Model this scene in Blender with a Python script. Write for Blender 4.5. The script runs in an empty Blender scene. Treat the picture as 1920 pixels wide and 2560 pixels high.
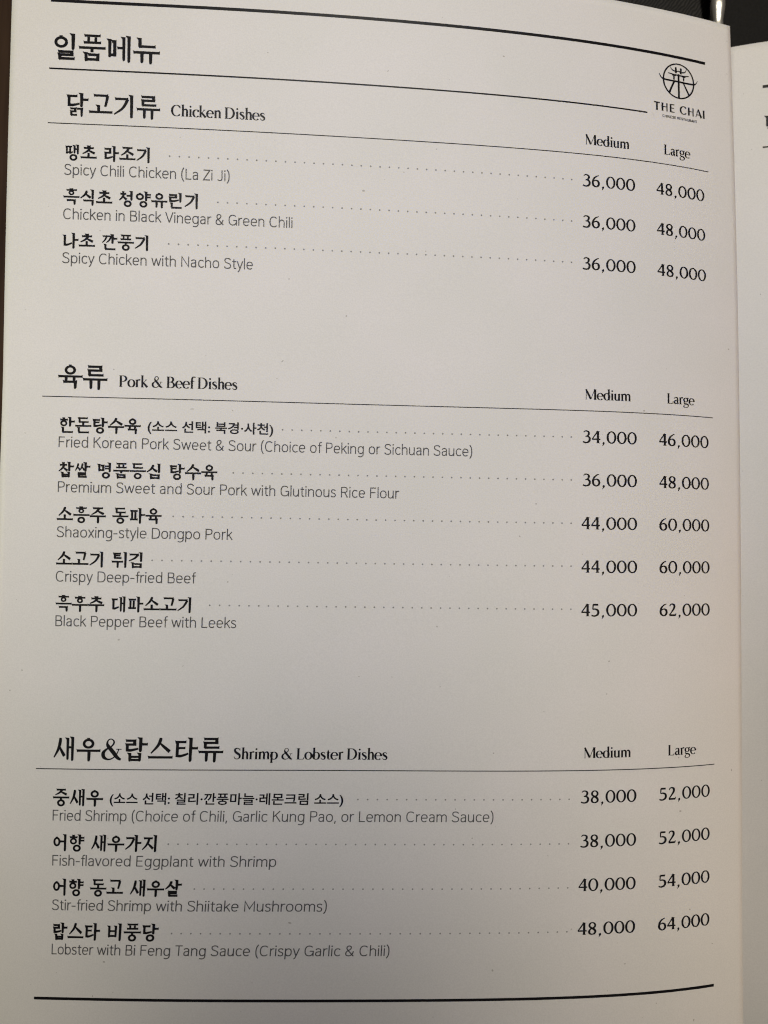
import bpy, math, random
import numpy as np
# ------------------------------------------------------------------ scene, camera, light
S = bpy.context.scene
COL = S.collection
MM = 0.001
cam_d = bpy.data.cameras.new("camera"); cam = bpy.data.objects.new("camera", cam_d); COL.objects.link(cam); S.camera = cam
FPX = 1950.086
cam_d.sensor_fit = 'HORIZONTAL'; cam_d.sensor_width = 36; cam_d.lens = FPX / 1920 * 36
cam_d.clip_start = .01; cam_d.clip_end = 20
RV = (-0.03315233, 0.05744102, -0.01759020)
CAMP = (77.392072, -137.17815, 208.344620)
def rotm(r):
    th = math.sqrt(sum(a*a for a in r)); k = [a/th for a in r]
    K = np.array([[0, -k[2], k[1]], [k[2], 0, -k[0]], [-k[1], k[0], 0]])
    return np.eye(3) + math.sin(th)*K + (1-math.cos(th))*K@K
from mathutils import Matrix, Vector
Rw = rotm(RV).T
m4 = Matrix.Identity(4)
for i in range(3):
    for j in range(3): m4[i][j] = float(Rw[i, j])
    m4[i][3] = CAMP[i]*MM
cam.matrix_world = m4
cam_d.dof.use_dof = True; cam_d.dof.focus_distance = .213; cam_d.dof.aperture_fstop = 16.0
world = bpy.data.worlds.new("World"); S.world = world; world.use_nodes = True
bg = world.node_tree.nodes['Background']; bg.inputs[0].default_value = (1.0, .93, .84, 1); bg.inputs[1].default_value = .012
S.cycles.filter_width = 1.15; S.cycles.use_denoising = True
S.view_settings.view_transform = 'Standard'; S.view_settings.look = 'None'; S.view_settings.exposure = 0; S.view_settings.gamma = 1
def aim(o, t):
    d = Vector(t) - o.location; o.rotation_euler = d.to_track_quat('-Z', 'Y').to_euler()
def lamp(name, kind, loc, target, energy, color, size=.1, spot=None, blend=1.0):
    d = bpy.data.lights.new(name, kind); d.energy = energy; d.color = color
    if kind == 'AREA': d.shape = 'DISK'; d.size = size
    if kind == 'SPOT': d.spot_size = math.radians(spot); d.spot_blend = blend; d.shadow_soft_size = size
    o = bpy.data.objects.new(name, d); COL.objects.link(o); o.location = loc; aim(o, target); return o
def rgb_lamp(name, kind, loc, target, rgb, size, spot=None, blend=1.0):
    e = max(rgb); lamp(name, kind, loc, target, e, tuple(c/e for c in rgb), size, spot, blend)
# unseen lamps added and fitted so their sum gives the page's brightness pattern
rgb_lamp("added_overhead_fill", 'AREA', (.10, -.12, 1.3), (.09, -.13, 0), (.95, .80, .90), .4)
rgb_lamp("added_left_fill", 'AREA', (-.8, -.10, .12), (0, -.13, -.01), (1.75, 1.75, 1.23), .10)
rgb_lamp("added_right_fill", 'AREA', (.9, -.12, .14), (.19, -.13, -.01), (.38, .14, .02), .10)
rgb_lamp("added_spot_far", 'SPOT', (.10, .45, 1.2), (.085, .05, 0), (20.7, 18.2, 17.1), .05, 23, .7)
rgb_lamp("added_spot_main", 'SPOT', (.10, .45, 1.2), (.085, .0, 0), (30.5, 29.6, 22.3), .05, 21, .6)  # cone edge darkens the page bottom in place of a phone's shadow
rgb_lamp("added_spot_cool", 'SPOT', (.10, .30, 1.2), (.095, -.09, 0), (.4, 2.2, 8.2), .05, 17, .8)
rgb_lamp("added_spot_left_far", 'SPOT', (-.45, -.10, 1.05), (-.03, -.10, 0), (6.74, 6.38, 5.46), .05, 9, 1)
rgb_lamp("added_spot_left_near", 'SPOT', (-.45, -.15, 1.05), (-.045, -.24, 0), (16.2, 14.9, 13.2), .05, 12, 1)
rgb_lamp("added_spot_right", 'SPOT', (.55, -.05, 1.05), (.205, -.21, 0), (10.9, 8.7, 5.6), .05, 12, .9)
rgb_lamp("added_spot_right_near", 'SPOT', (.55, -.05, 1.05), (.19, -.28, 0), (15.6, 15.4, 13.7), .05, 12, .9)
# ------------------------------------------------------------------ helpers
def tag(o, label=None, cat=None, group=None, kind=None):
    if label: o['label'] = label
    if cat: o['category'] = cat
    if group: o['group'] = group
    if kind: o['kind'] = kind
    return o
def empty(name, loc):
    o = bpy.data.objects.new(name, None); COL.objects.link(o); o.location = loc; o.empty_display_size = .01; return o
def mesh(name, V, F, mat, parent=None, smooth=False):
    me = bpy.data.meshes.new(name); me.from_pydata(V, [], F); me.materials.append(mat)
    if smooth: me.polygons.foreach_set('use_smooth', [True]*len(me.polygons))
    o = bpy.data.objects.new(name, me); COL.objects.link(o)
    if parent:
        o.parent = parent
        if parent.type == 'EMPTY': o.matrix_parent_inverse = Matrix.Translation(-parent.location)
    return o
def mat(name):
    m = bpy.data.materials.new(name); m.use_nodes = True
    nt = m.node_tree; return m, nt, nt.nodes['Principled BSDF']
def node(nt, t, **k):
    n = nt.nodes.new(t)
    for a, b in k.items():
        if a.startswith('i_'): n.inputs[int(a[2:]) if a[2:].isdigit() else a[2:].replace('_', ' ')].default_value = b
        else: setattr(n, a, b)
    return n
def ramp(nt, p0, c0, p1, c1):
    r = nt.nodes.new('ShaderNodeValToRGB'); e = r.color_ramp.elements
    e[0].position = p0; e[0].color = (*c0, 1); e[1].position = p1; e[1].color = (*c1, 1); return r
# paper: off-white coated stock with a faint mottle and a few specks
paper, nt, bs = mat('coated_paper')
tc = node(nt, 'ShaderNodeTexCoord')
n1 = node(nt, 'ShaderNodeTexNoise'); n1.inputs['Scale'].default_value = 38; n1.inputs['Detail'].default_value = 3
n2 = node(nt, 'ShaderNodeTexNoise'); n2.inputs['Scale'].default_value = 2600; n2.inputs['Detail'].default_value = 2
n3 = node(nt, 'ShaderNodeTexNoise'); n3.inputs['Scale'].default_value = 900; n3.inputs['Detail'].default_value = 0
for n in (n1, n2, n3): nt.links.new(tc.outputs['Object'], n.inputs['Vector'])
r1 = ramp(nt, .3, (.715, .70, .668), .7, (.745, .72, .70)); nt.links.new(n1.outputs['Fac'], r1.inputs[0])
r2 = ramp(nt, .25, (.945, .945, .945), .75, (1.045, 1.045, 1.045)); nt.links.new(n2.outputs['Fac'], r2.inputs[0])
r3 = ramp(nt, .10, (.62, .60, .57), .118, (1, 1, 1)); nt.links.new(n3.outputs['Fac'], r3.inputs[0])
mx = node(nt, 'ShaderNodeMix', data_type='RGBA', blend_type='MULTIPLY'); mx.inputs[0].default_value = 1
mx2 = node(nt, 'ShaderNodeMix', data_type='RGBA', blend_type='MULTIPLY'); mx2.inputs[0].default_value = 1
nt.links.new(r1.outputs[0], mx.inputs[6]); nt.links.new(r2.outputs[0], mx.inputs[7])
nt.links.new(mx.outputs[2], mx2.inputs[6]); nt.links.new(r3.outputs[0], mx2.inputs[7])
nt.links.new(mx2.outputs[2], bs.inputs['Base Color'])
bs.inputs['Roughness'].default_value = .55; bs.inputs['Specular IOR Level'].default_value = .3
bp = node(nt, 'ShaderNodeBump'); bp.inputs['Strength'].default_value = .10; bp.inputs['Distance'].default_value = .0002
nt.links.new(n2.outputs['Fac'], bp.inputs['Height']); nt.links.new(bp.outputs[0], bs.inputs['Normal'])
def ink(name, c, rough=.45):
    m, nt, bs = mat(name)
    t = node(nt, 'ShaderNodeTexCoord'); n = node(nt, 'ShaderNodeTexNoise'); n.inputs['Scale'].default_value = 3000
    nt.links.new(t.outputs['Object'], n.inputs['Vector'])
    r = ramp(nt, .3, tuple(a*.85 for a in c), .7, tuple(a*1.2 for a in c)); nt.links.new(n.outputs['Fac'], r.inputs[0])
    nt.links.new(r.outputs[0], bs.inputs['Base Color']); bs.inputs['Roughness'].default_value = rough; bs.inputs['Specular IOR Level'].default_value = .12
    return m
ink_black = ink('black_ink', (.006, .0055, .007)); ink_soft = ink('soft_black_ink', (.009, .0085, .011)); ink_grey = ink('grey_ink', (.085, .083, .082)); ink_dot = ink('pale_grey_ink', (.25, .246, .24))
# ------------------------------------------------------------------ the open page: a sheet that dips to the spine and curls at its free edge
TERMS = [(i, j) for i in range(7) for j in range(3) if 2 <= i+j <= 6]
WT = [(i, j) for i in range(6) for j in range(5) if 2 <= i+j <= 5]
A_ = [4.39779, 2.98789, -0.00216, 1.45265, -0.99918, -12.30835, -1.13732, 2.72426, 2.34857, -9.31443, -1.32217, 6.9673, -1.73756, -0.88849, 0.44092]
B_ = [-2.91534, -1.88207, 0.18747, 1.69381, 3.05793, 0.22774, 0.3002, -0.90973, -0.86638, 1.71662, 2.27849, 1.60236, -1.60935, -4.49549, 0.67353, 0.81419, 0.57489, -1.27529, -2.93577, -1.3586, 0.2879, 0.71267, -1.42288, 0.09541, -0.15517, -0.03671, 2.02282, 3.45144, -0.41923, -1.30676, -1.62338, -0.02275, 1.4828, 0.41965]
GX, GW = np.polynomial.legendre.leggauss(10)
def zf(s, q):
    z = 0; zs = 0; zq = 0
    for c, (i, j) in zip(A_, TERMS):
        z = z + c * s**i * q**j
        if i: zs = zs + c * i * s**(i-1) * q**j
        if j: zq = zq + c * j * s**i * q**(j-1)
    return z, zs, zq
def page_at(u, v, lift=0.0):
    """millimetres across (u) and down (v) the sheet -> metres in space"""
    u = np.asarray(u, float); v = np.asarray(v, float)
    s = (u-90)/100; q = (v-130)/150
    z, zs0, zq0 = zf(s, q)
    h = s/2; t = h[..., None]*(GX+1); zs = zf(t, q[..., None])[1]/100
    x = 90 + (np.sqrt(np.maximum(1-zs**2, .05))*GW).sum(-1)*h*100
    h = q/2; t = h[..., None]*(GX+1); zq = zf(s[..., None], t)[2]/150
    y = 130 + (np.sqrt(np.maximum(1-zq**2, .05))*GW).sum(-1)*h*150
    nb = len(WT)
    for k, (i, j) in enumerate(WT):
        m = s**i * q**j; x = x + B_[k]*m; y = y + B_[nb+k]*m
    nx = -zs0/100; ny = zq0/150; ln = np.sqrt(1+nx*nx+ny*ny)
    return np.stack([x + lift*nx/ln, -y + lift*ny/ln, z + lift/ln], -1) * MM
def facing_at(u, v, lift=0.0):
    """the facing page, u from its bound edge"""
    u = np.asarray(u, float); v = np.asarray(v, float)
    k = .40; Lc = 58.0
    z = -23.0 + k*Lc*(1-np.exp(-u/Lc)) - .00003*u*u
    dz = k*np.exp(-u/Lc)
    x = 195.3 + u - .5*(k*k)*(Lc/2)*(1-np.exp(-2*u/Lc))
    return np.stack([x - lift*dz, -(v-1.6) + 0*u, z + lift + 0*v], -1) * MM
import math
# ------------------------------------------------------------------ pen and lettering
WF = 0.0
def wm(w): return w*(1 + .3*WF) + max(0, w-3)*WF      # heavier stems, hairlines kept
def cat(pts, n=6):
    """smooth a (x, y, w) path"""
    if len(pts) < 3: return pts
    P = [pts[0]] + list(pts) + [pts[-1]]
    out = []
    for i in range(1, len(P) - 2):
        for k in range(n):
            t = k / n
            out.append(tuple(.5 * (2 * P[i][j] + (P[i+1][j] - P[i-1][j]) * t + (2*P[i-1][j] - 5*P[i][j] + 4*P[i+1][j] - P[i+2][j]) * t*t
                       + (3*P[i][j] - P[i-1][j] - 3*P[i+1][j] + P[i+2][j]) * t**3) for j in range(3)))
    out.append(pts[-1])
    return out
def strip(pts, closed=False):
    """polyline of (x, y, w) -> list of quads"""
    n = len(pts); Lf = []; Rt = []
    for i in range(n):
        a = pts[i-1] if (i or closed) else pts[i]; b = pts[i]; c = pts[(i+1) % n] if (i < n-1 or closed) else pts[i]
        d1 = (b[0]-a[0], b[1]-a[1]); d2 = (c[0]-b[0], c[1]-b[1])
        l1 = math.hypot(*d1); l2 = math.hypot(*d2)
        if l1 < 1e-9: d1, l1 = d2, l2
        if l2 < 1e-9: d2, l2 = d1, l1
        if l1 < 1e-9: continue
        d1 = (d1[0]/l1, d1[1]/l1); d2 = (d2[0]/l2, d2[1]/l2)
        m = (-(d1[1]+d2[1]), d1[0]+d2[0]); lm = math.hypot(*m)
        if lm < .2: m = (-d1[1], d1[0]); lm = 1
        m = (m[0]/lm, m[1]/lm)
        k = max(.45, -d1[1]*m[0] + d1[0]*m[1])
        h = wm(b[2]) / 2 / k
        Lf.append((b[0]+m[0]*h, b[1]+m[1]*h)); Rt.append((b[0]-m[0]*h, b[1]-m[1]*h))
    q = []
    m = len(Lf)
    for i in range(m if closed else m-1):
        j = (i+1) % m
        q.append([Lf[i], Rt[i], Rt[j], Lf[j]])
    return q
def se(t, n):
    return math.copysign(abs(t) ** (2/n), t)
def ringq(cx, cy, rx, ry, ws, wt, a0=0, a1=360, n=2.0, k=24):
    full = abs(a1-a0) >= 360
    pts = []
    for i in range(k if full else k+1):
        a = math.radians(a0 + (a1-a0) * i / k)
        c, s = math.cos(a), math.sin(a)
        pts.append((cx + rx*se(c, n), cy + ry*se(s, n), wt + (ws-wt) * abs(c)**1.4))
    return strip(pts, full)
# a glyph is (advance, [piece, ...]); a piece is a list of polygons that do not overlap each other
# ---------- light sans for the English descriptions (cap height 70)
SW = 6.6
def L(*p, w=None): return strip([(x, y, w or SW) for x, y in p])
def Cv(*p, w=None): return strip(cat([(x, y, w or SW) for x, y in p]))
def O(cx, cy, rx, ry, a0=0, a1=360, n=2.35): return ringq(cx, cy, rx, ry, SW, SW, a0, a1, n)
def dot(x, y, r=4.2): return [[(x-r, y-r), (x+r, y-r), (x+r, y+r), (x-r, y+r)]]
def arch(x0, x1): return Cv((x0, 30), (x0+2.5, 41), ((x0+x1)/2+1, 49.3), (x1-1.5, 42), (x1, 32), (x1, 20), (x1, 0))
def bowl(cx=25): return O(cx, 26, 16.5, 23)
def make_sans():
    return {
 'a': (45, [Cv((8,41),(13,47.5),(22,49.3),(32,46),(35,37),(35,26),(35,12),(35,0)), Cv((34,29.5),(22,29),(11,25),(8,15),(11,6),(19,2.7),(29,5.5),(35,13))]),
 'b': (49, [L((8,73),(8,0)), bowl(25)]), 'c': (43, [O(25, 26, 17, 23, 42, 318)]), 'd': (49, [L((41,73),(41,0)), bowl(24.5)]),
 'e': (48, [O(24.5, 26, 17, 23, 0, 318), L((7.5,26.5),(41,26.5))]),
 'f': (27, [Cv((28,70),(21,70.5),(15.5,66),(14.5,56),(14.5,40),(14.5,0)), L((4,49),(27,49))]),
 'g': (49, [bowl(24.5), Cv((41,52),(41,30),(41,5),(39,-9),(30,-17),(20,-18.5),(9,-15.5))]),
 'h': (47, [L((8,73),(8,0)), arch(8,38.5)]), 'i': (16.5, [L((8,52),(8,0)), dot(8,66)]), 'j': (16, [L((8,52),(8,-10)), dot(8,66)]),
 'k': (41, [L((8,73),(8,0)), L((37,52),(9,23)), L((18,31),(39,0))]), 'l': (16.5, [L((8,73),(8,0))]),
 'm': (71, [L((8,52),(8,0)), arch(8,35.5), arch(35.5,63)]), 'n': (47, [L((8,52),(8,0)), arch(8,38.5)]),
 'o': (49.5, [O(24.7, 26, 17.5, 23)]), 'p': (49, [L((8,52),(8,-20)), bowl(25)]),
 'r': (30, [L((8,52),(8,0)), Cv((8,30),(11,41),(18,48),(29,49))]),
 's': (39, [Cv((32,43),(27,48.5),(19,49.5),(10,46.5),(8,38.5),(12,31),(20,27.5),(29,23),(32.5,14),(29,5.5),(19,2.6),(11,4),(6,9.5))]),
 't': (30, [Cv((13.5,64),(13.5,45),(13.5,20),(14.5,8),(19,3.2),(28,3.5)), L((3,49),(28,49))]),
 'u': (47, [Cv((8,52),(8,30),(8,18),(10,8),(20,2.7),(31,6),(38,18)), L((38.5,52),(38.5,0))]),
 'v': (41, [L((3.5,52),(20.5,1)), L((37.5,52),(20.5,1))]),
 'w': (63, [L((4,52),(18,2)), L((31.5,49),(18,2)), L((31.5,49),(45,2)), L((59,52),(45,2))]),
 'x': (41, [L((5,52),(36,0)), L((36,52),(5,0))]), 'y': (41, [L((4,52),(21,2)), L((38,52),(21,2),(15,-13),(8,-18.5))]),
 'B': (53, [L((9,70),(9,0)), Cv((9,67),(27,67),(39,64),(42,53),(39,41),(29,37.5),(9,37.5)), Cv((9,36.5),(30,36.5),(43,31.5),(45.5,20),(42,7),(30,3),(9,3))]),
 'C': (58, [O(31, 35, 23.5, 32, 44, 316)]), 'D': (59, [L((9,70),(9,0)), Cv((9,67),(27,67),(42,63),(50.5,50),(51.5,35),(50.5,20),(42,7),(27,3),(9,3))]),
 'E': (50, [L((9,70),(9,0)), L((9,67),(44,67)), L((9,36.5),(41,36.5)), L((9,3.2),(44,3.2))]),
 'F': (48, [L((9,70),(9,0)), L((9,67),(43,67)), L((9,36.5),(40,36.5))]),
 'G': (61, [O(31, 35, 23.5, 32, 44, 340), L((54.5,0),(54.5,33),(34,33))]),
 'J': (42, [Cv((32,70),(32,40),(32,18),(28,6),(19,2.8),(10,4.5),(5,10))]),
 'K': (54, [L((9,70),(9,0)), L((46,70),(11,33)), L((22,43),(50,0))]), 'L': (45, [L((9,70),(9,0)), L((9,3.2),(42,3.2))]),
 'M': (71, [L((9,0),(9,68),(35.5,18),(62,68),(62,0))]), 'N': (60, [L((9,0),(9,68),(51,3),(51,70))]),
 'P': (51, [L((9,70),(9,0)), Cv((9,67),(28,67),(41,63),(44.5,51),(41,38),(28,33),(9,33))]),
 'R': (54, [L((9,70),(9,0)), Cv((9,67),(28,67),(41,63),(44,51.5),(41,39),(28,34.5),(9,34.5)), L((29,34),(47,0))]),
 'S': (51, [Cv((43,57),(37,65),(25,67.6),(12,64),(8,53),(13,43),(25,37),(39,30),(44,18),(38,6),(25,2.5),(12,5),(5,13.5))]),
 'T': (48, [L((24,70),(24,0)), L((2,67),(46,67))]), 'V': (52, [L((3.5,70),(26,2)), L((48.5,70),(26,2))]),
 'Z': (49, [L((5,67),(44,67),(5,3.2),(45,3.2))]),
 'H': (60, [L((9,70),(9,0)), L((51,70),(51,0)), L((9,36),(51,36))]), 'I': (18, [L((9,70),(9,0))]),
 'A': (54, [L((4,0),(27,69)), L((50,0),(27,69)), L((12,22),(42,22))]), 'U': (58, [Cv((9,70),(9,30),(11,12),(20,3.5),(29,2.6),(38,3.5),(47,12),(49,30),(49,70))]),
 '&': (56, [Cv((50,0),(34,19),(18,38),(11,50),(13,62),(22,67.5),(33,64),(35,54),(28,43),(14,34),(6,22),(8,8),(20,2.5),(34,6),(44,18),(49,33))]),
 '(': (26, [Cv((21,76),(12,60),(8.5,42),(8.5,20),(12,2),(21,-14))]), ')': (26, [Cv((5,76),(14,60),(17.5,42),(17.5,20),(14,2),(5,-14))]),
 '-': (32, [L((3,28),(28,28))]), ',': (19, [L((11,7),(6,-12))]), ' ': (23, []),
}
SANS = make_sans()
SW = 13.0; SANS_BOLD = make_sans(); SW = 6.6
# ---------- old-style serif for headings and prices (cap height 70)
def Q(*p): return strip(cat(list(p)))
def R(cx, cy, rx, ry, ws=8.5, wt=3, a0=0, a1=360): return ringq(cx, cy, rx, ry, ws, wt, a0, a1, 2.0)
def st(x, y0, y1, w=8.5, flag=5.0, foot=4.4):
    h = wm(w)/2
    return [[(x-h-foot, y0), (x+h+foot, y0), (x+h, y0+3.5), (x+h, y1), (x-h-flag, y1-3.5), (x-h, y1-7), (x-h, y0+3.5)]]
def cst(x, y0, y1, w=9.0, foot=5.8):
    h = wm(w)/2
    return [[(x-h-foot, y0), (x+h+foot, y0), (x+h, y0+3), (x+h, y1-3), (x+h+foot, y1), (x-h-foot, y1), (x-h, y1-3), (x-h, y0+3)]]
def sarch(x0, x1): return [Q((x0,34,3),(x0+5,40,4),(x0+12,45,5.5),(x1-5,44,7.5),(x1,34,8.5),(x1,18,8.5),(x1,6,8.5)), st(x1, 0, 8, 8.5, 0, 3)]
def V3(x0, y0, w0, x1, y1, w1): return strip([(x0, y0, w0), (x1, y1, w1)])
WF = .46
SERIF = {
 'C': (62, [R(34, 35, 27, 33.5, 9.5, 3, 40, 318), V3(55,66,2.5,56,50,5)]),
 'D': (66, [cst(11,0,70), R(25, 35, 31, 33.5, 9.5, 3, -90, 90), L((11,68.5),(26,68.5), w=3), L((11,1.5),(26,1.5), w=3)]),
 'P': (53, [cst(11,0,70), R(22, 51, 22, 17.5, 9, 3, -90, 90), L((11,68.5),(23,68.5), w=3), L((11,33.5),(23,33.5), w=3)]),
 'B': (56, [cst(11,0,70), R(22, 52.5, 19, 16, 9, 3, -90, 90), R(24, 19, 23, 17.5, 9, 3, -90, 90), L((11,68.5),(23,68.5), w=3), L((11,36.5),(25,36.5), w=3), L((11,1.5),(25,1.5), w=3)]),
 'S': (49, [Q((40,54,3),(36,63,4),(25,68,4),(13,64,7),(10,54,9),(16,43,9.5),(28,35,10),(38,27,9.5),(40,15,8),(34,5,5),(22,1.8,4),(11,6,4),(6,17,3)), V3(40,68,2,40,54,4)]),
 'L': (49, [cst(11,0,70), L((11,1.7),(43,1.7), w=3.4), V3(42,2,5,46,16,2)]),
 'M': (84, [cst(72,0,70,9.5,4), cst(12,0,67,3.4,5), V3(10,69,8,43,3,9.5), V3(43,4,3,69,69,4)]),
 'h': (46, [st(11,0,75)] + sarch(11,36)), 'n': (46, [st(11,0,48)] + sarch(11,36)), 'm': (71, [st(11,0,48)] + sarch(11,36) + sarch(36,61)),
 'i': (22, [st(11,0,48), R(11, 63, 2.6, 2.6, 5, 5)]), 'k': (47, [st(11,0,75), V3(12,22,3.2,34,45,3.2), V3(18,27,7,42,1,10), L((27,46.5),(40,46.5), w=2.5)]),
 'c': (39, [R(24, 23, 18, 22.5, 9, 3, 42, 318), R(36, 38, 2.5, 3, 5, 5)]),
 'e': (44.5, [R(22, 23, 18, 22.5, 9, 3, 0, 318), L((7,25),(40,25), w=3)]),
 's': (35, [Q((29,36,3),(25,43.5,3.5),(18,45,4),(9,41,6),(8,34,8),(14,28,8.5),(23,22,9),(29,15,8),(27,5,5.5),(18,1.5,4),(9,4,3.5),(5,12,3))]),
 'o': (46, [R(23, 23, 18.5, 22.5, 9, 3.2)]), 'r': (33, [st(11,0,48), Q((11,32,3),(17,42,4),(24,46,6),(31,44,7))]),
 'f': (27, [st(12,0,50,8.5,0,3), Q((12,46,8.5),(13,62,8),(19,71,5),(27,73,4),(33,69,6)), L((3,45.5),(27,45.5), w=3)]),
 'b': (48, [st(11,4,75,8.5,4.5,0), R(24, 23, 18, 22.5, 9, 3.2)]), 'p': (48, [st(11,-22,48), R(25, 23, 18, 22.5, 9, 3.2)]),
 'd': (48, [st(36,0,75), R(22, 23, 17, 22.5, 9, 3.2)]), 't': (29, [Q((13,60,3),(13,45,8),(13,20,8.5),(14,8,7.5),(20,2.5,4),(28,5,3)), L((3,45.5),(27,45.5), w=3)]),
 'u': (47, [st(10,12,48,8.5,4,0), Q((10,20,8.5),(11,8,8),(18,3,5.5),(27,5,4),(36,13,3)), st(36,0,48,8.5,4,3)]),
 'a': (41, [Q((8,36,5),(12,43,4),(20,45.5,4),(29,41,7),(30,30,8.5),(30,15,8.5),(32,4,7),(39,3,3)), Q((30,28,3),(19,25,4),(9,19,7),(8,9,8),(14,2.5,6),(22,4,4),(30,12,3))]),
 'g': (45, [R(20, 32, 14, 13.5, 8, 3), Q((12,21,3),(7,14,4),(12,7,6),(28,4,7),(39,-3,7),(38,-13,5),(26,-20,3.5),(12,-20,4),(5,-13,6),(9,-4,4),(17,3,3)), Q((29,42,3),(36,46,4),(43,44,5))]),
 '&': (72, [Q((66,1,5),(54,8,8),(38,28,9),(23,46,8),(20,56,5),(24,66,3.5),(33,69,3),(41,63,4),(41,54,4.5),(33,44,4),(18,35,5),(8,23,8),(10,9,8),(23,1.5,4.5),(38,5,3.5),(51,18,3),(58,34,3)), L((50,35.5),(67,35.5), w=2.6)]),
 '0': (58, [R(29, 34.5, 21.5, 33, 8.2, 4.6)]),
 '3': (52, [Q((9,60,4),(17,67,5),(27,67.5,5.5),(37,61,7.5),(37,50,8),(31,41,6),(19,37,4)), Q((19,37,4),(32,37,6),(41,29,8),(42,17,8.5),(36,6,7.5),(24,1.5,6),(12,3,6),(5,7,5.5))]),
 '4': (52, [V3(36,70,6,4,22,4.5), L((3,22),(49,22), w=6), cst(36,0,68,8.5,6)]),
 '5': (52, [V3(14,66,6,12,38,4.5), L((13,65),(41,65), w=7.5), Q((12,38,4.5),(24,40,6),(37,35,7.5),(42,23,8.5),(38,10,8),(26,2,6.5),(14,1.5,6),(5,6,5.5))]),
 '6': (52, [Q((42,69,3.5),(27,62,5.5),(14,48,7.5),(8,28,8.2),(11,12,8),(20,3.5,6),(28,2,5),(38,8,7.5),(43,20,8.5),(39,34,8),(29,40,5.5),(18,37,4.5),(10,29,4))]),
 '8': (52, [R(26, 52, 15, 15.5, 7.5, 4.6), Q((14,44,7),(22,37,8),(34,31,8.5),(42,19,8),(38,7,7),(26,2,5),(14,6,7),(10,17,8),(15,29,6),(26,36,4.5),(36,43,5))]),
 '2': (52, [Q((9,55,4),(13,64,5),(23,68,5.5),(34,63,8),(36,51,8.5),(31,39,7.5),(21,24,6),(8,6,5)), L((7,4),(44,4), w=7.5), V3(43,4,6,46,15,2.5)]),
 ',': (30, [Q((12,5,8.5),(15,0,8),(13,-8,4.5),(8,-16,1.5))]), ' ': (20, []),
}
WF = .42
# ---------- flared capitals of the emblem
FL = {
 'T': (58, [cst(29,0,70,11,2), L((3,66),(55,66), w=7)]), 'H': (66, [cst(13,0,70,11,2), cst(53,0,70,8,2), L((13,37),(53,37), w=5)]),
 'E': (52, [cst(13,0,70,11,2), L((13,67),(47,67), w=6), L((13,37),(43,37), w=5), L((13,3),(48,3), w=6)]), 'C': (64, [R(36, 35, 29, 33, 11, 5, 38, 322)]),
 'A': (64, [V3(6,0,5,30,70,5), V3(30,70,9,58,0,12), L((15,22),(47,22), w=5)]), 'I': (25, [cst(12,0,70,11,2)]), ' ': (30, []),
}
WF = 0.0
# ---------- brush-like Hangul: a cell is 1 wide, 0 .. 0.92 high, put together from its letters
TV, TH = .150, .092
def hv(x, y1, y0, t=None, tip=True, foot=True):           # upright stroke
    t = t or TV; h = t/2
    p = [(x+h, y1-.008)]
    p += [(x-h-.55*t, y1+.012), (x-h-.30*t, y1-.035), (x-h, y1-.075)] if tip else [(x-h, y1-.008)]
    if foot: p += [(x-h*.86, y0+.05), (x-h*.55, y0), (x+h*.30, y0), (x+h*.85, y0+.05)]
    else: p += [(x-h, y0), (x+h, y0)]
    return [p[::-1]]
def hh(x0, x1, y, t=None):                                 # level stroke
    t = t or TH; h = t/2; k = min(.05, (x1-x0)*.2)
    p = [(x0, y+h*1.5), (x0+k, y+h), (x1-k, y+h*.95), (x1, y+h*1.5), (x1, y-h*1.1), (x1-k*1.2, y-h), (x0+k*1.3, y-h*1.05), (x0+k*.75, y-h*1.5)]
    return [p[::-1]]
def hq(*p): return strip(cat(list(p), 5))
def Rg(cx, cy, rx, ry, tick=True, s=1.0):
    r = [ringq(cx, cy, rx, ry, TV*.82*s, TH*.95*s, n=2.0, k=20)]
    if tick: r.append([[(cx-.075, cy+ry+.075), (cx-.05, cy+ry+.03), (cx-.035, cy+ry), (cx+.035, cy+ry), (cx+.055, cy+ry+.05), (cx+.06, cy+ry+.075)][::-1]])
    return r
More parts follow.
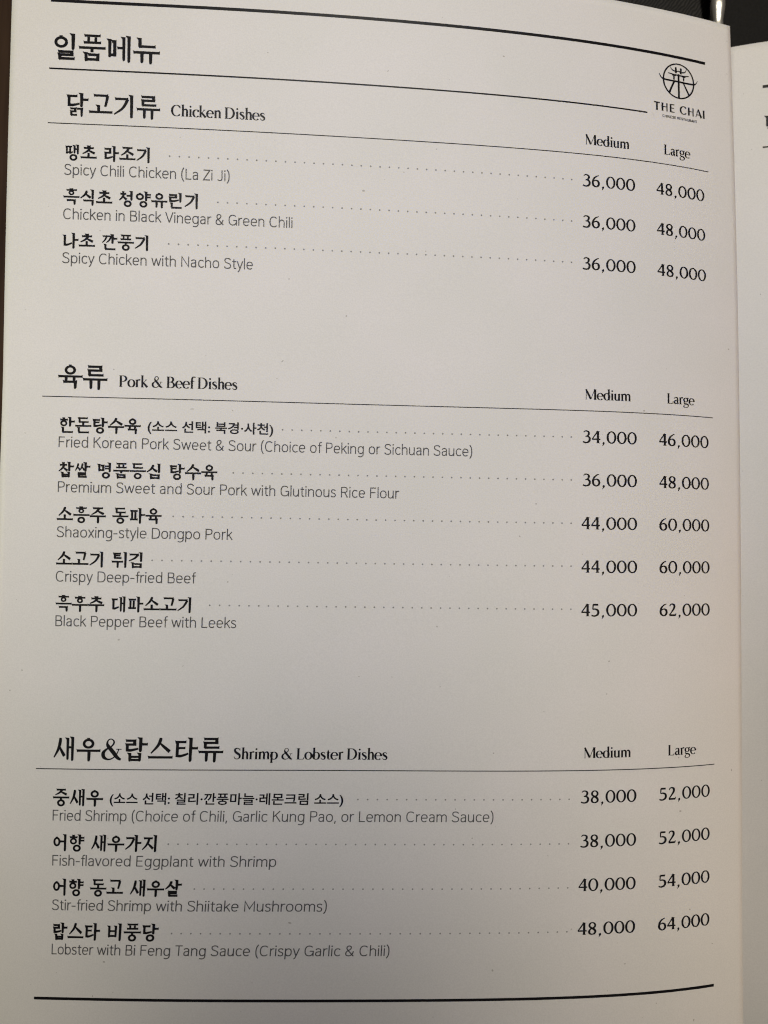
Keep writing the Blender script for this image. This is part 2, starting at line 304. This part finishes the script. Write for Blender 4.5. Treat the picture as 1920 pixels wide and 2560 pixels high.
def jamo(j, x0, y0, x1, y1, kind='A', s=1.0):
    """letter j in the box; kind A beside an upright vowel, C above a level vowel, F final"""
    w = x1-x0; h = y1-y0; tv = TV*s; th = TH*s; X = lambda a: x0+a*w; Y = lambda b: y0+b*h
    if j in 'ㄲㄸㅆ':
        b = {'ㄲ':'ㄱ','ㄸ':'ㄷ','ㅆ':'ㅅ'}[j]
        return jamo(b, x0, y0, x0+w*.52, y1, kind, .82*s) + jamo(b, x0+w*.46, y0, x1, y1, kind, .82*s)
    if j == 'ㄱ':
        if kind == 'A': return [hh(X(.02), X(.98), Y(1)-th/2, th), hq((X(.93), Y(1)-th*.6, tv*.9), (X(.84), Y(.72), tv*.88), (X(.55), Y(.34), tv*.72), (X(.0), Y(.0), tv*.40))]
        if kind == 'C': return [hh(X(.02), X(.96), Y(1)-th/2, th), hq((X(.92), Y(1)-th*.6, tv*.9), (X(.88), Y(.6), tv*.86), (X(.78), Y(.1), tv*.7))]
        return [hh(X(.0), X(1), Y(1)-th/2, th), hv(x1-tv/2, Y(1)-th*.3, Y(0)-.03, tv*.95, False)]
    if j == 'ㅋ': return jamo('ㄱ', x0, y0, x1, y1, kind, s) + [hh(X(.05), X(.88), Y(.5), th)]
    if j == 'ㄴ':
        v = hv(x0+tv*.6, Y(1), Y(.08), tv*.92, True, False)
        if kind == 'A': return [v, hq((x0+tv*.2, Y(.06), th*1.3), (X(.4), Y(.03), th*1.15), (X(.8), Y(.12), th), (X(1.1), Y(.24), th*.8))]
        return [v, hh(x0+tv*.15, X(1), Y(0)+th/2, th)]
    if j in 'ㄷㅌ':
        o = [hh(X(-.02), X(.92), Y(1)-th/2, th), hv(x0+tv*.75, Y(1)-th*.4, Y(.08), tv*.88, False, False)]
        if kind == 'A': o.append(hq((x0+tv*.35, Y(.07), th*1.3), (X(.45), Y(.03), th*1.15), (X(.8), Y(.10), th), (X(1.12), Y(.2), th*.8)))
        else: o.append(hh(x0+tv*.35, X(1), Y(0)+th/2, th))
        if j == 'ㅌ': o.append(hh(x0+tv*.9, X(.86), Y(.54), th*.9))
        return o
    if j == 'ㄹ':
        e = [hh(X(.02), X(.92), Y(1)-th/2, th), hv(X(.92)-tv*.5, Y(1)-th*.6, Y(.56), tv*.9, False, False), hh(X(.0), X(.93), Y(.54), th), hv(x0+tv*.7, Y(.54), Y(.06), tv*.88, False, False)]
        if kind == 'A': e.append(hq((x0+tv*.3, Y(.05), th*1.25), (X(.45), Y(.02), th*1.15), (X(.8), Y(.09), th), (X(1.12), Y(.18), th*.8)))
        else: e.append(hh(x0+tv*.3, X(1), Y(0)+th/2, th))
        return e
    if j == 'ㅁ':
        return [hv(X(0)+tv*.6, Y(1), Y(-.06), tv*.9, True), hh(x0+tv, x1-tv*.2, Y(1)-th*.9, th), hv(x1-tv*.6, Y(1)-th*.5, Y(0), tv*.9, False, False), hh(x0+tv*.7, x1-tv*.4, Y(0)+th*.6, th)]
    if j == 'ㅂ':
        return [hv(X(0)+tv*.6, Y(1), Y(-.04), tv*.88, True), hv(x1-tv*.6, Y(1), Y(-.02), tv*.88, True), hh(x0+tv*.8, x1-tv*.8, Y(.53), th*.9), hh(x0+tv*.7, x1-tv*.7, Y(0)+th*.6, th)]
    if j == 'ㅅ':
        if kind == 'A': return [hq((X(.60), Y(1.02), tv*.75), (X(.57), Y(.80), tv*.95), (X(.40), Y(.42), tv*.8), (X(-.02), Y(-.02), tv*.38)), hq((X(.50), Y(.58), tv*.4), (X(.72), Y(.34), tv*.8), (X(1.02), Y(.06), tv*.95))]
        return [hq((X(.50), Y(1.02), tv*.75), (X(.48), Y(.84), tv*.95), (X(.34), Y(.46), tv*.8), (X(-.02), Y(-.04), tv*.40)), hq((X(.46), Y(.66), tv*.4), (X(.68), Y(.42), tv*.8), (X(1.02), Y(.08), tv*.98))]
    if j == 'ㅈ':
        return [hh(X(.06), X(.94), Y(1)-th/2, th), hq((X(.62), Y(1)-th*.5, tv*.85), (X(.54), Y(.66), tv*.9), (X(.34), Y(.32), tv*.7), (X(-.02), Y(-.02), tv*.4)), hq((X(.48), Y(.50), tv*.4), (X(.70), Y(.32), tv*.8), (X(1.02), Y(.06), tv*.95))]
    if j == 'ㅊ':
        return [hh(X(.33), X(.68), Y(1)-th/2, th*.95)] + jamo('ㅈ', x0, y0, x1, y0+h*.80, kind, s)
    if j == 'ㅍ':
        return [hh(X(.03), X(.97), Y(1)-th/2, th), hv(X(.30), Y(1)-th, Y(.1), tv*.82, False, False), hv(X(.70), Y(1)-th, Y(.1), tv*.82, False, False), hh(X(.0), X(1.0), Y(0)+th/2, th)]
    if j == 'ㅎ':
        rr = h*.27
        return [hh(X(.30), X(.66), Y(1)-th/2, th*.9), hh(X(.0), X(1), Y(.74), th*.95)] + Rg(X(.5), y0+rr+th*.3, min(rr*1.15, w*.34), rr*.92, False, s*.92)
    if j == 'ㅇ':
        if kind == 'F': return Rg(X(.5), Y(.5), min(w*.5, h*.62)-tv*.3, h*.5-th*.4, False, s)
        return Rg(X(.5), Y(.46), min(w*.46, h*.55)-tv*.25, h*.43-th*.3, True, s)
    if j == 'ㄺ':
        return jamo('ㄹ', x0, y0, x0+w*.56, y1, 'F', .8*s) + jamo('ㄱ', x0+w*.50, y0, x1, y1, 'F', .85*s)
    return []
LJ = 'ㄱㄲㄴㄷㄸㄹㅁㅂㅃㅅㅆㅇㅈㅉㅊㅋㅌㅍㅎ'; VJ = 'ㅏㅐㅑㅒㅓㅔㅕㅖㅗㅘㅙㅚㅛㅜㅝㅞㅟㅠㅡㅢㅣ'
TJ = ['', 'ㄱ', 'ㄲ', 'ㄳ', 'ㄴ', 'ㄵ', 'ㄶ', 'ㄷ', 'ㄹ', 'ㄺ', 'ㄻ', 'ㄼ', 'ㄽ', 'ㄾ', 'ㄿ', 'ㅀ', 'ㅁ', 'ㅂ', 'ㅄ', 'ㅅ', 'ㅆ', 'ㅇ', 'ㅈ', 'ㅊ', 'ㅋ', 'ㅌ', 'ㅍ', 'ㅎ']
def syllable(ch):
    n = ord(ch)-0xAC00; l = LJ[n//588]; v = VJ[n//28 % 21]; t = TJ[n % 28]
    P = []
    if v in 'ㅏㅑㅐㅓㅕㅔㅣ':
        vb = 0.0 if not t else .36 
        vt = .92
        wide = l in 'ㄲㄸㅆ'
        if v in 'ㅏㅑ': vx = .70; ex = .56
        elif v == 'ㅣ': vx = .80; ex = .64
        elif v in 'ㅓㅕ': vx = .80; ex = .50
        elif v == 'ㅐ': vx = .84; ex = .47
        else: vx = .86; ex = .42
        if wide: ex += .04
        if l in 'ㄱㄲㅅㅆㅈㅊ' and v in 'ㅏㅐㅣ': ex += .03
        if not t:
            iy0, iy1 = (.20, .80)
            if l in 'ㄱㅅㅈㅊ': iy0 = .14
            if l == 'ㅅ': iy1 = .86
            if l == 'ㅇ': iy0 = .26
        else:
            iy0, iy1 = (.42, .84)
            if l in 'ㅊㅎ': iy0, iy1 = .38, .90
        P += jamo(l, .07, iy0, ex, iy1, 'A')
        yb = (iy0+iy1)/2 if not t else .64
        sl = .9 if v in 'ㅐㅔ' else 1
        P.append(hv(vx, vt, vb, TV*sl))
        if v == 'ㅏ': P.append(hh(vx+TV*.3, .99, yb+.02))
        if v == 'ㅑ': P += [hh(vx+TV*.3, .98, yb+.10, TH*.9), hh(vx+TV*.3, .98, yb-.05, TH*.9)]
        if v == 'ㅐ': P += [hv(vx-.20, vt-.04, vb+.04, TV*.85), hh(vx-.18, vx-.02, yb+.02, TH*.9)]
        if v == 'ㅓ': P.append(hh(ex-.02, vx-.03, yb))
        if v == 'ㅕ': P += [hh(ex-.02, vx-.03, yb+.07, TH*.9), hh(ex-.02, vx-.03, yb-.07, TH*.9)]
        if v == 'ㅔ': P += [hv(vx-.19, vt-.04, vb+.05, TV*.85), hh(ex-.01, vx-.21, yb, TH*.9)]
        if t:
            fx0, fx1 = .22, .86
            if v in 'ㅏㅑ': fx0, fx1 = .20, .80
            if t == 'ㅇ': fx0, fx1, = fx0+.06, fx1+.01
            if t in 'ㄴ': P += [hv(.27, .34, .06, TV*.85, True, False), hh(.22, .88, .045)]
            elif t == 'ㅇ': P += jamo(t, fx0, -.01, fx1, .36, 'F')
            elif t == 'ㄱ': P += jamo(t, fx0, .01, vx+TV/2, .33, 'F')
            else: P += jamo(t, fx0, .01, vx+TV*.5, .335, 'F')
    elif v == 'ㅟ':
        P += jamo(l, .10, .52, .62, .88, 'C') + [hh(.02, .72, .36), hv(.40, .34, .0, TV*.95, False), hv(.86, .92, 0)]
    else:
        up = v in 'ㅗㅛ'
        if not t:
            ly = {'ㅗ': .20, 'ㅜ': .40, 'ㅠ': .38, 'ㅡ': .17}[v]
            iy0, iy1 = {'ㅗ': (.42, .90), 'ㅜ': (.50, .92), 'ㅠ': (.50, .92), 'ㅡ': (.34, .90)}[v]
            if l == 'ㄱ' and up: iy0 = .36
            if l in 'ㄴ' and not up: iy0, iy1 = .54, .88
            if l in 'ㅅㅈㅊ': P += jamo(l, .14, iy0, .86, iy1, 'C')
            elif l == 'ㅇ': P += jamo(l, .2, iy0-.02, .8, iy1-.04, 'C')
            else: P += jamo(l, .18, iy0, .84, iy1, 'C')
            P.append(hh(.0, 1.0, ly))
            if v == 'ㅗ': P.append(hv(.50 if l != 'ㄱ' else .42, .48, .22, TV*.9, l == 'ㄱ', False))
            if v == 'ㅜ': P.append(hv(.53, ly, -.01, TV, False))
            if v == 'ㅠ': P += [hv(.34, ly, .01, TV*.95, False), hv(.66, ly, -.02, TV*.95, False)]
        else:
            ly = .46 if v != 'ㅠ' else .48
            iy0, iy1 = .60, .92
            if l in 'ㅎ': iy0, iy1 = .56, .96
            if up: ly = .42
            if l == 'ㅇ': P += jamo(l, .24, .55, .76, .93, 'C', .95)
            else: P += jamo(l, .17, iy0, .83, iy1, 'C', .9)
            P.append(hh(.0, 1.0, ly, TH*.95))
            if up: P.append(hv(.5, iy0+.04, ly, TV*.85, False, False))
            fy = .31
            if v == 'ㅜ': P.append(hv(.5, ly, fy, TV*.85, False, False))
            if v == 'ㅠ': P += [hv(.34, ly, fy-.01, TV*.85, False, False), hv(.66, ly, fy-.01, TV*.85, False, False)]
            if t == 'ㅇ': P += jamo(t, .26, -.01, .76, .35, 'F')
            elif t == 'ㄱ': P += jamo(t, .2, .03, .78, .32, 'F')
            elif t == 'ㄴ': P += [hv(.24, .35, .06, TV*.85, True, False), hh(.19, .86, .045)]
            else: P += jamo(t, .2, .01, .80, .31, 'F')
    return P
def hangul(text):
    """polygons in cell units, total advance"""
    out = []; x = 0
    for ch in text:
        if ch == ' ': x += .37; continue
        if ch == '&':
            for pc in SERIF['&'][1]: out.append([[(x + .02 + a*.0125, .06 + b*.0114) for a, b in pg] for pg in pc])
            x += .92; continue
        for pc in syllable(ch): out.append([[(x + a, b) for a, b in pg] for pg in pc])
        x += 1
    return out, x
def latin(text, font, track=0):
    out = []; x = 0
    for ch in text:
        adv, pcs = font[ch]
        for pc in pcs: out.append([[(x + a, b) for a, b in pg] for pg in pc])
        x += adv + track
    return out
def sheet(name, fn, us, v0, v1, nv, parent, thick=.25, left=None):
    nu = len(us); top = []; 
    for j in range(nv+1):
        v = v0 + (v1-v0)*j/nv
        row = np.array(us, float)
        if left: row = row - left(v) * np.clip(1-(row-us[0])/12, 0, 1)
        top.append(fn(row, np.full(nu, v)))
    T_ = np.concatenate(top); 
    B2 = T_ - np.array([0, 0, thick*MM])
    V = np.concatenate([T_, B2]).tolist(); n = len(T_); F = []
    for j in range(nv):
        for i in range(nu-1):
            a = j*nu+i; F.append((a, a+nu, a+nu+1, a+1)); F.append((n+a, n+a+1, n+a+nu+1, n+a+nu))
    for i in range(nu-1):
        a = i; F.append((a, a+1, n+a+1, n+a)); a = nv*nu+i; F.append((a+1, a, n+a, n+a+1))
    for j in range(nv):
        a = j*nu; F.append((a+nu, a, n+a, n+a+nu)); a = j*nu+nu-1; F.append((a, a+nu, n+a+nu, n+a))
    o = mesh(name, V, F, paper, parent, True)
    return o
menu = empty('menu', (.19, -.13, -.030))
tag(menu, 'open restaurant menu with a cream page of chicken, pork and shrimp dishes in black print', 'menu')
def left_extra(v): return 4.2*(max(0, v-95)/150)**1.3
page = sheet('page', page_at, list(np.arange(-10.3, 193.3, 1.85)), -15.5, 278, 130, menu, left=left_extra)
page['label'] = 'left-hand page listing the dishes, dipping towards the spine'
fpage = sheet('page', facing_at, list(np.arange(0, 196, 2.2)), -15.5, 300, 124, menu)
fpage['label'] = 'facing page at the right edge of the picture'
# the folded-down bound edge under the left page
def fold_at(t, v):
    p = page_at(np.full_like(t, 193.2), v) / MM
    a = t * math.pi / 2
    return np.stack([p[..., 0] + 2.6*np.sin(a), p[..., 1], p[..., 2] - .5 - 3.4*(1-np.cos(a)) - 5.0*np.clip(t-.8, 0, 1)], -1) * MM
# ------------------------------------------------------------------ printing
def printed(name, parent, pieces, x0, y0, sx, sy, m, fn=page_at, label=None, lift=.035, step=0.0022):
    """pieces in font units; x0, y0 = where the origin stands on the page in mm"""
    U = []; W_ = []; Z = []; F = []
    k = 0
    for pc in pieces:
        k = (k+1) % 9
        for pg in pc:
            b = len(U)
            for a, c in pg: U.append(x0 + a*sx); W_.append(y0 - c*sy); Z.append(lift + k*step)
            F.append(tuple(range(b, b+len(pg))))
    P = fn(np.array(U), np.array(W_), np.array(Z))
    o = mesh(name, P.tolist(), F, m, parent)
    if label: o['label'] = label
    return o
def extent(pieces):
    xs = [a for pc in pieces for pg in pc for a, c in pg]; return min(xs), max(xs)
def fit(name, parent, pieces, u0, u1, v, sy, m, **k):
    a, b = extent(pieces); sx = (u1-u0)/(b-a)
    return printed(name, parent, pieces, u0 - a*sx, v, sx, sy, m, **k)
def rule(parent, v, u0, u1, t, m=None, fn=page_at):
    n = max(2, int((u1-u0)/1.5)); pg = []
    for i in range(n):
        a = u0 + (u1-u0)*i/n; b = u0 + (u1-u0)*(i+1)/n
        pg.append([(a, -v-t/2), (b, -v-t/2), (b, -v+t/2), (a, -v+t/2)])
    return printed('rule', parent, [pg], 0, 0, 1, 1, m or ink_black, fn=fn)
for v, u1, t in ((-2.29, 183, .80), (15.47, 163, .40), (29.73, 183, .23), (101.45, 183, .22), (199.03, 183, .24), (260.12, 183, .76)):
    rule(page, v, 0, u1, t)
EM = 1.07
def korean(name, text, u0, u1, v, m=None, label=None):
    global TV, TH
    TV, TH = (.156, .107) if name == 'dish_name' else (.138, .092)
    pcs, adv = hangul(text); s = (u1-u0)/adv
    return printed(name, page, pcs, u0, v, s, s*EM, m or ink_black, label=label)
korean('title', '일품메뉴', .45, 28.9, 13.15)
korean('section_heading', '닭고기류', 4.3, 29.1, 27.7)
korean('section_heading', '육류', 3.9, 16.6, 99.35)
korean('section_heading', '새우&랍스타류', 4.6, 49.5, 196.9)
for t, u0, u1, v in (('Chicken Dishes', 31.9, 56.6, 26.6), ('Pork & Beef Dishes', 19.5, 50.0, 98.5), ('Shrimp & Lobster Dishes', 52.2, 91.95, 196.15)):
    fit('section_heading', page, latin(t, SERIF), u0, u1, v, 2.98/70, ink_soft, label='serif heading reading "%s"' % t)
for v in (26.9, 98.32, 195.72):
    fit('column_heading', page, latin('Medium', SERIF), 144.2, 157.3, v, 2.88/70, ink_soft)
    fit('column_heading', page, latin('Large', SERIF), 168.1, 176.95, v, 2.88/70, ink_soft)
DISH = [
 ('땡초 라조기', 4.35, 27.05, 39.35, 31.6, 38.75, '36,000', '48,000', 'Spicy Chili Chicken (La Zi Ji)', 47.35),
 ('흑식초 청양유린기', 4.35, 39.65, 51.0, 43.75, 50.35, '36,000', '48,000', 'Chicken in Black Vinegar & Green Chili', 64.0),
 ('나초 깐풍기', 4.3, 26.95, 62.55, 31.4, 62.15, '36,000', '48,000', 'Spicy Chicken with Nacho Style', 53.65),
 ('한돈탕수육', 4.36, 25.33, 110.9, 62.65, 110.25, '34,000', '46,000', 'Fried Korean Pork Sweet & Sour (Choice of Peking or Sichuan Sauce)', 113.0),
 ('찹쌀 명품등심 탕수육', 4.39, 45.25, 122.65, 48.2, 122.1, '36,000', '48,000', 'Premium Sweet and Sour Pork with Glutinous Rice Flour', 93.3),
 ('소흥주 동파육', 4.34, 31.24, 134.45, 34.5, 133.9, '44,000', '60,000', 'Shaoxing-style Dongpo Pork', 49.65),
 ('소고기 튀김', 4.37, 27.18, 146.1, 30.3, 145.7, '44,000', '60,000', 'Crispy Deep-fried Beef', 40.5),
 ('흑후추 대파소고기', 4.5, 40.06, 157.75, 43.15, 157.5, '45,000', '62,000', 'Black Pepper Beef with Leeks', 51.3),
 ('중새우', 4.92, 18.82, 208.8, 84.35, 207.8, '38,000', '52,000', 'Fried Shrimp (Choice of Chili, Garlic Kung Pao, or Lemon Cream Sauce)', 120.2),
 ('어향 새우가지', 5.1, 34.26, 220.72, 37.5, 219.65, '38,000', '52,000', 'Fish-flavored Eggplant with Shrimp', 64.8),
 ('어향 동고 새우살', 5.3, 41.07, 232.55, 44.1, 231.45, '40,000', '54,000', 'Stir-fried Shrimp with Shiitake Mushrooms)', 78.4),
 ('랍스타 비풍당', 5.5, 35.82, 244.38, 38.7, 243.25, '48,000', '64,000', 'Lobster with Bi Feng Tang Sauce (Crispy Garlic & Chili)', 94.9)]
for ko, u0, u1, v, ud, vp, pm, pl, en, ue in DISH:
    korean('dish_name', ko, u0, u1, v, label='bold black Korean name above "%s"' % en)
    fit('dish_description', page, latin(en, SANS), u0+.1, ue, v+3.84, 2.82/70, ink_grey, label='thin grey line reading "%s"' % en)
    mid = 143.45 if pm[0] == '3' else 143.15
    fit('price', page, latin(pm, SERIF), mid, 159.0, vp, 3.36/70, ink_soft, label='medium price %s in the row of "%s"' % (pm, en))
    fit('price', page, latin(pl, SERIF), 165.55, 181.45, vp, 3.36/70, ink_soft, label='large price %s in the row of "%s"' % (pl, en))
    n = int(round((140.3-ud)/2.526)); dp = []
    for i in range(n+1):
        u = 140.3 - i*2.526
        dp.append([[(u + .23*math.cos(a*math.pi/4), -(v-2.12) + .23*math.sin(a*math.pi/4)) for a in range(8)]])
    printed('dot_leader', page, dp, 0, 0, 1, 1, ink_dot)
# the bracketed sauce notes: Blender's built-in lettering, laid on the page as flat print
def builtin(name, text, u0, u1, v, hgt, m, offset=0.0, parent=None):
    cu = bpy.data.curves.new(name, 'FONT'); cu.body = text; cu.size = 1; cu.offset = offset; cu.resolution_u = 3
    tmp = bpy.data.objects.new(name, cu); COL.objects.link(tmp)
    me0 = bpy.data.meshes.new_from_object(tmp.evaluated_get(bpy.context.evaluated_depsgraph_get()))
    co = np.empty(len(me0.vertices)*3); me0.vertices.foreach_get('co', co); co = co.reshape(-1, 3)
    fs = [tuple(p.vertices) for p in me0.polygons]
    bpy.data.objects.remove(tmp)
    a, b = co[:, 0].min(), co[:, 0].max()
    P = page_at(u0 + (co[:, 0]-a)*(u1-u0)/(b-a), v - co[:, 1]*hgt, np.full(len(co), .04))
    return mesh(name, P.tolist(), fs, m, parent or page)
builtin('sauce_note', '(소스 선택: 북경·사천)', 27.1, 59.55, 109.95, 3.35, ink_soft, .019)
builtin('sauce_note', '(소스 선택: 칠리·깐풍마늘·레몬크림 소스)', 20.6, 81.0, 207.9, 3.35, ink_soft, .019)
# ------------------------------------------------------------------ the emblem
lg = []
def lp(*p, w=.34): lg.append(strip(cat([(a, -b, 1.4*(c if len(t) == 0 else t[0])) for a, b, *t in p for c in (w,)], 6)))
lg.append(ringq(173.45, -4.72, 5.15, 5.0, .50, .36, k=48))
lp((166.9, 3.35, .12), (167.5, 4.3, .24), (168.4, 4.80, .34), (171, 4.9, .36), (173.4, 4.88, .36), (176, 4.92, .36), (178.5, 4.82, .34), (179.4, 4.4, .24), (180.0, 3.5, .12))
lp((173.4, 2.6, .42), (173.4, 5.5, .46), (173.4, 9.55, .46), w=.46)
lp((171.9, 5.0, .42), (171.0, 6.8, .42), (170.2, 8.45, .5)); lp((175.0, 5.0, .32), (175.9, 6.6, .34), (176.9, 8.25, .42))
lp((169.8, 2.75, .14), (171.5, 2.95, .24), (173.4, 3.0, .26), (175.4, 2.95, .24), (177.0, 2.7, .14))
lp((171.85, 2.95, .38), (171.8, 4.5, .34)); lp((175.2, 2.95, .34), (175.1, 4.45, .3))
lp((171.2, 3.22, .16), (172.5, 3.24, .16)); lp((174.5, 3.24, .16), (175.8, 3.2, .16))
lp((170.7, .85, .12), (171.2, 1.6, .22), (172.5, 2.0, .26), (173.4, 1.75, .2), (174.3, 2.05, .26), (175.6, 1.7, .22), (176.2, .75, .12))
lp((172.5, .75, .44), (172.55, 2.45, .4)); lp((174.25, .80, .44), (174.2, 2.5, .4))
emblem = printed('emblem', page, lg, 0, 0, 1, 1, ink_black)
fit('restaurant_name', page, latin('THE CHAI', FL, 7), 165.1, 182.3, 14.25, 2.38/70, ink_soft)
fit('restaurant_name', page, latin('CHINESE RESTAURANT', SANS_BOLD, 3), 167.8, 179.5, 16.0, .70/70, ink_soft)
# ------------------------------------------------------------------ what shows of the facing page's print
rule(fpage, -1.5, 9.9, 190, .9, ink_black, facing_at); rule(fpage, 17.4, 9.9, 190, .5, ink_black, facing_at)
printed('title', fpage, hangul('면')[0], 10.15, 14.1, 7.1, 7.1*EM, ink_black, fn=facing_at)
# ------------------------------------------------------------------ cover boards, spine bar
def box(name, x0, x1, y0, y1, z0, z1, m, parent, bev=.6):
    V = []; 
    for z, e in ((z0, bev), (z0+bev, 0), (z1-bev, 0), (z1, bev)):
        V += [(x0+e, y0+e, z), (x1-e, y0+e, z), (x1-e, y1-e, z), (x0+e, y1-e, z)]
    F = [(3, 2, 1, 0), (12, 13, 14, 15)]
    for k in range(3):
        for i in range(4): F.append((k*4+i, k*4+(i+1) % 4, k*4+4+(i+1) % 4, k*4+4+i))
    return mesh(name, [tuple(c*MM for c in v) for v in V], F, m, parent)
leather, nt, bs = mat('black_leatherette')
tc = node(nt, 'ShaderNodeTexCoord'); mp = node(nt, 'ShaderNodeMapping'); mp.inputs['Rotation'].default_value = (0, 0, math.radians(38))
wv = node(nt, 'ShaderNodeTexWave'); wv.inputs['Scale'].default_value = 330; wv.inputs['Distortion'].default_value = 6; wv.inputs['Detail'].default_value = 2
vo = node(nt, 'ShaderNodeTexNoise'); vo.inputs['Scale'].default_value = 900
nt.links.new(tc.outputs['Object'], mp.inputs[0]); nt.links.new(mp.outputs[0], wv.inputs['Vector']); nt.links.new(tc.outputs['Object'], vo.inputs['Vector'])
ad = node(nt, 'ShaderNodeMath', operation='ADD'); nt.links.new(wv.outputs['Fac'], ad.inputs[0]); nt.links.new(vo.outputs['Fac'], ad.inputs[1])
r = ramp(nt, .2, (.0045, .004, .004), 1.0, (.022, .020, .0185)); nt.links.new(wv.outputs['Fac'], r.inputs[0]); nt.links.new(r.outputs[0], bs.inputs['Base Color'])
b_ = node(nt, 'ShaderNodeBump'); b_.inputs['Distance'].default_value = .0003; b_.inputs['Strength'].default_value = .35; nt.links.new(ad.outputs[0], b_.inputs['Height']); nt.links.new(b_.outputs[0], bs.inputs['Normal'])
bs.inputs['Roughness'].default_value = .65; bs.inputs['Specular IOR Level'].default_value = .2
lining, nt, bs = mat('black_cover_lining')
tc = node(nt, 'ShaderNodeTexCoord'); vo = node(nt, 'ShaderNodeTexNoise'); vo.inputs['Scale'].default_value = 1500; vo.inputs['Detail'].default_value = 3
nt.links.new(tc.outputs['Object'], vo.inputs['Vector']); r = ramp(nt, .3, (.008, .0075, .0072), .7, (.013, .012, .0115)); nt.links.new(vo.outputs['Fac'], r.inputs[0]); nt.links.new(r.outputs[0], bs.inputs['Base Color'])
bs.inputs['Roughness'].default_value = .8; bs.inputs['Specular IOR Level'].default_value = .15
box('cover_board', -6, 192.2, -286, 66, -33, -30, leather, menu)['label'] = 'textured black board under the left pages'
box('cover_board', 195.6, 400, -290, 66, -33, -28.5, lining, menu)['label'] = 'smooth black board under the facing page'
box('spine_strip', 192.4, 195.4, -290, 66, -33.5, -31.5, lining, menu)
metal, nt, bs = mat('polished_steel'); bs.inputs['Metallic'].default_value = .82; bs.inputs['Base Color'].default_value = (.72, .69, .64, 1); bs.inputs['Roughness'].default_value = .16
tc = node(nt, 'ShaderNodeTexCoord'); vo = node(nt, 'ShaderNodeTexNoise'); vo.inputs['Scale'].default_value = 220; nt.links.new(tc.outputs['Object'], vo.inputs['Vector'])
mr = node(nt, 'ShaderNodeMapRange'); mr.inputs[3].default_value = .24; mr.inputs[4].default_value = .34; nt.links.new(vo.outputs['Fac'], mr.inputs[0]); nt.links.new(mr.outputs[0], bs.inputs['Roughness'])
# spine bar: a steel bar, its beads and tilt added to shape the highlight
V = []; F = []; NS = 36; ys = list(np.arange(62, -288, -.7))
for y in ys:
    r_ = 1.85 + .30*math.cos((y-29.0)/10.5*2*math.pi)
    if y > 60.5: r_ *= .6
    for k in range(NS):
        a = 2*math.pi*k/NS; cx = r_*se(math.cos(a), 2.7); cz = r_*se(math.sin(a), 2.7); V.append(((191.35 + cx*.974 - cz*.225)*MM, y*MM, (-21.5 + cz*.974 + cx*.225)*MM))
for j in range(len(ys)-1):
    for k in range(NS): F.append((j*NS+k, (j+1)*NS+k, (j+1)*NS+(k+1) % NS, j*NS+(k+1) % NS))
F.append(tuple(range(NS))); F.append(tuple(range((len(ys)-1)*NS, len(ys)*NS))[::-1])
mesh('spine_bar', V, F, metal, menu, True)
# ------------------------------------------------------------------ the table
wood, nt, bs = mat('dark_wood')
tc = node(nt, 'ShaderNodeTexCoord'); mp = node(nt, 'ShaderNodeMapping'); mp.inputs['Scale'].default_value = (60, 3.0, 10)
w1 = node(nt, 'ShaderNodeTexNoise'); w1.inputs['Scale'].default_value = 5; w1.inputs['Detail'].default_value = 6; w1.inputs['Roughness'].default_value = .65
nt.links.new(tc.outputs['Object'], mp.inputs[0]); nt.links.new(mp.outputs[0], w1.inputs['Vector'])
r = ramp(nt, .3, (.018, .0095, .006), .7, (.050, .029, .018)); nt.links.new(w1.outputs['Fac'], r.inputs[0]); nt.links.new(r.outputs[0], bs.inputs['Base Color']); bs.inputs['Roughness'].default_value = .65; bs.inputs['Specular IOR Level'].default_value = .06
V = [(-1.2, -1.2, -.0338), (1.4, -1.2, -.0338), (1.4, 1.0, -.0338), (-1.2, 1.0, -.0338)]
tab = mesh('tabletop', V, [(0, 1, 2, 3)], wood); tag(tab, kind='structure')
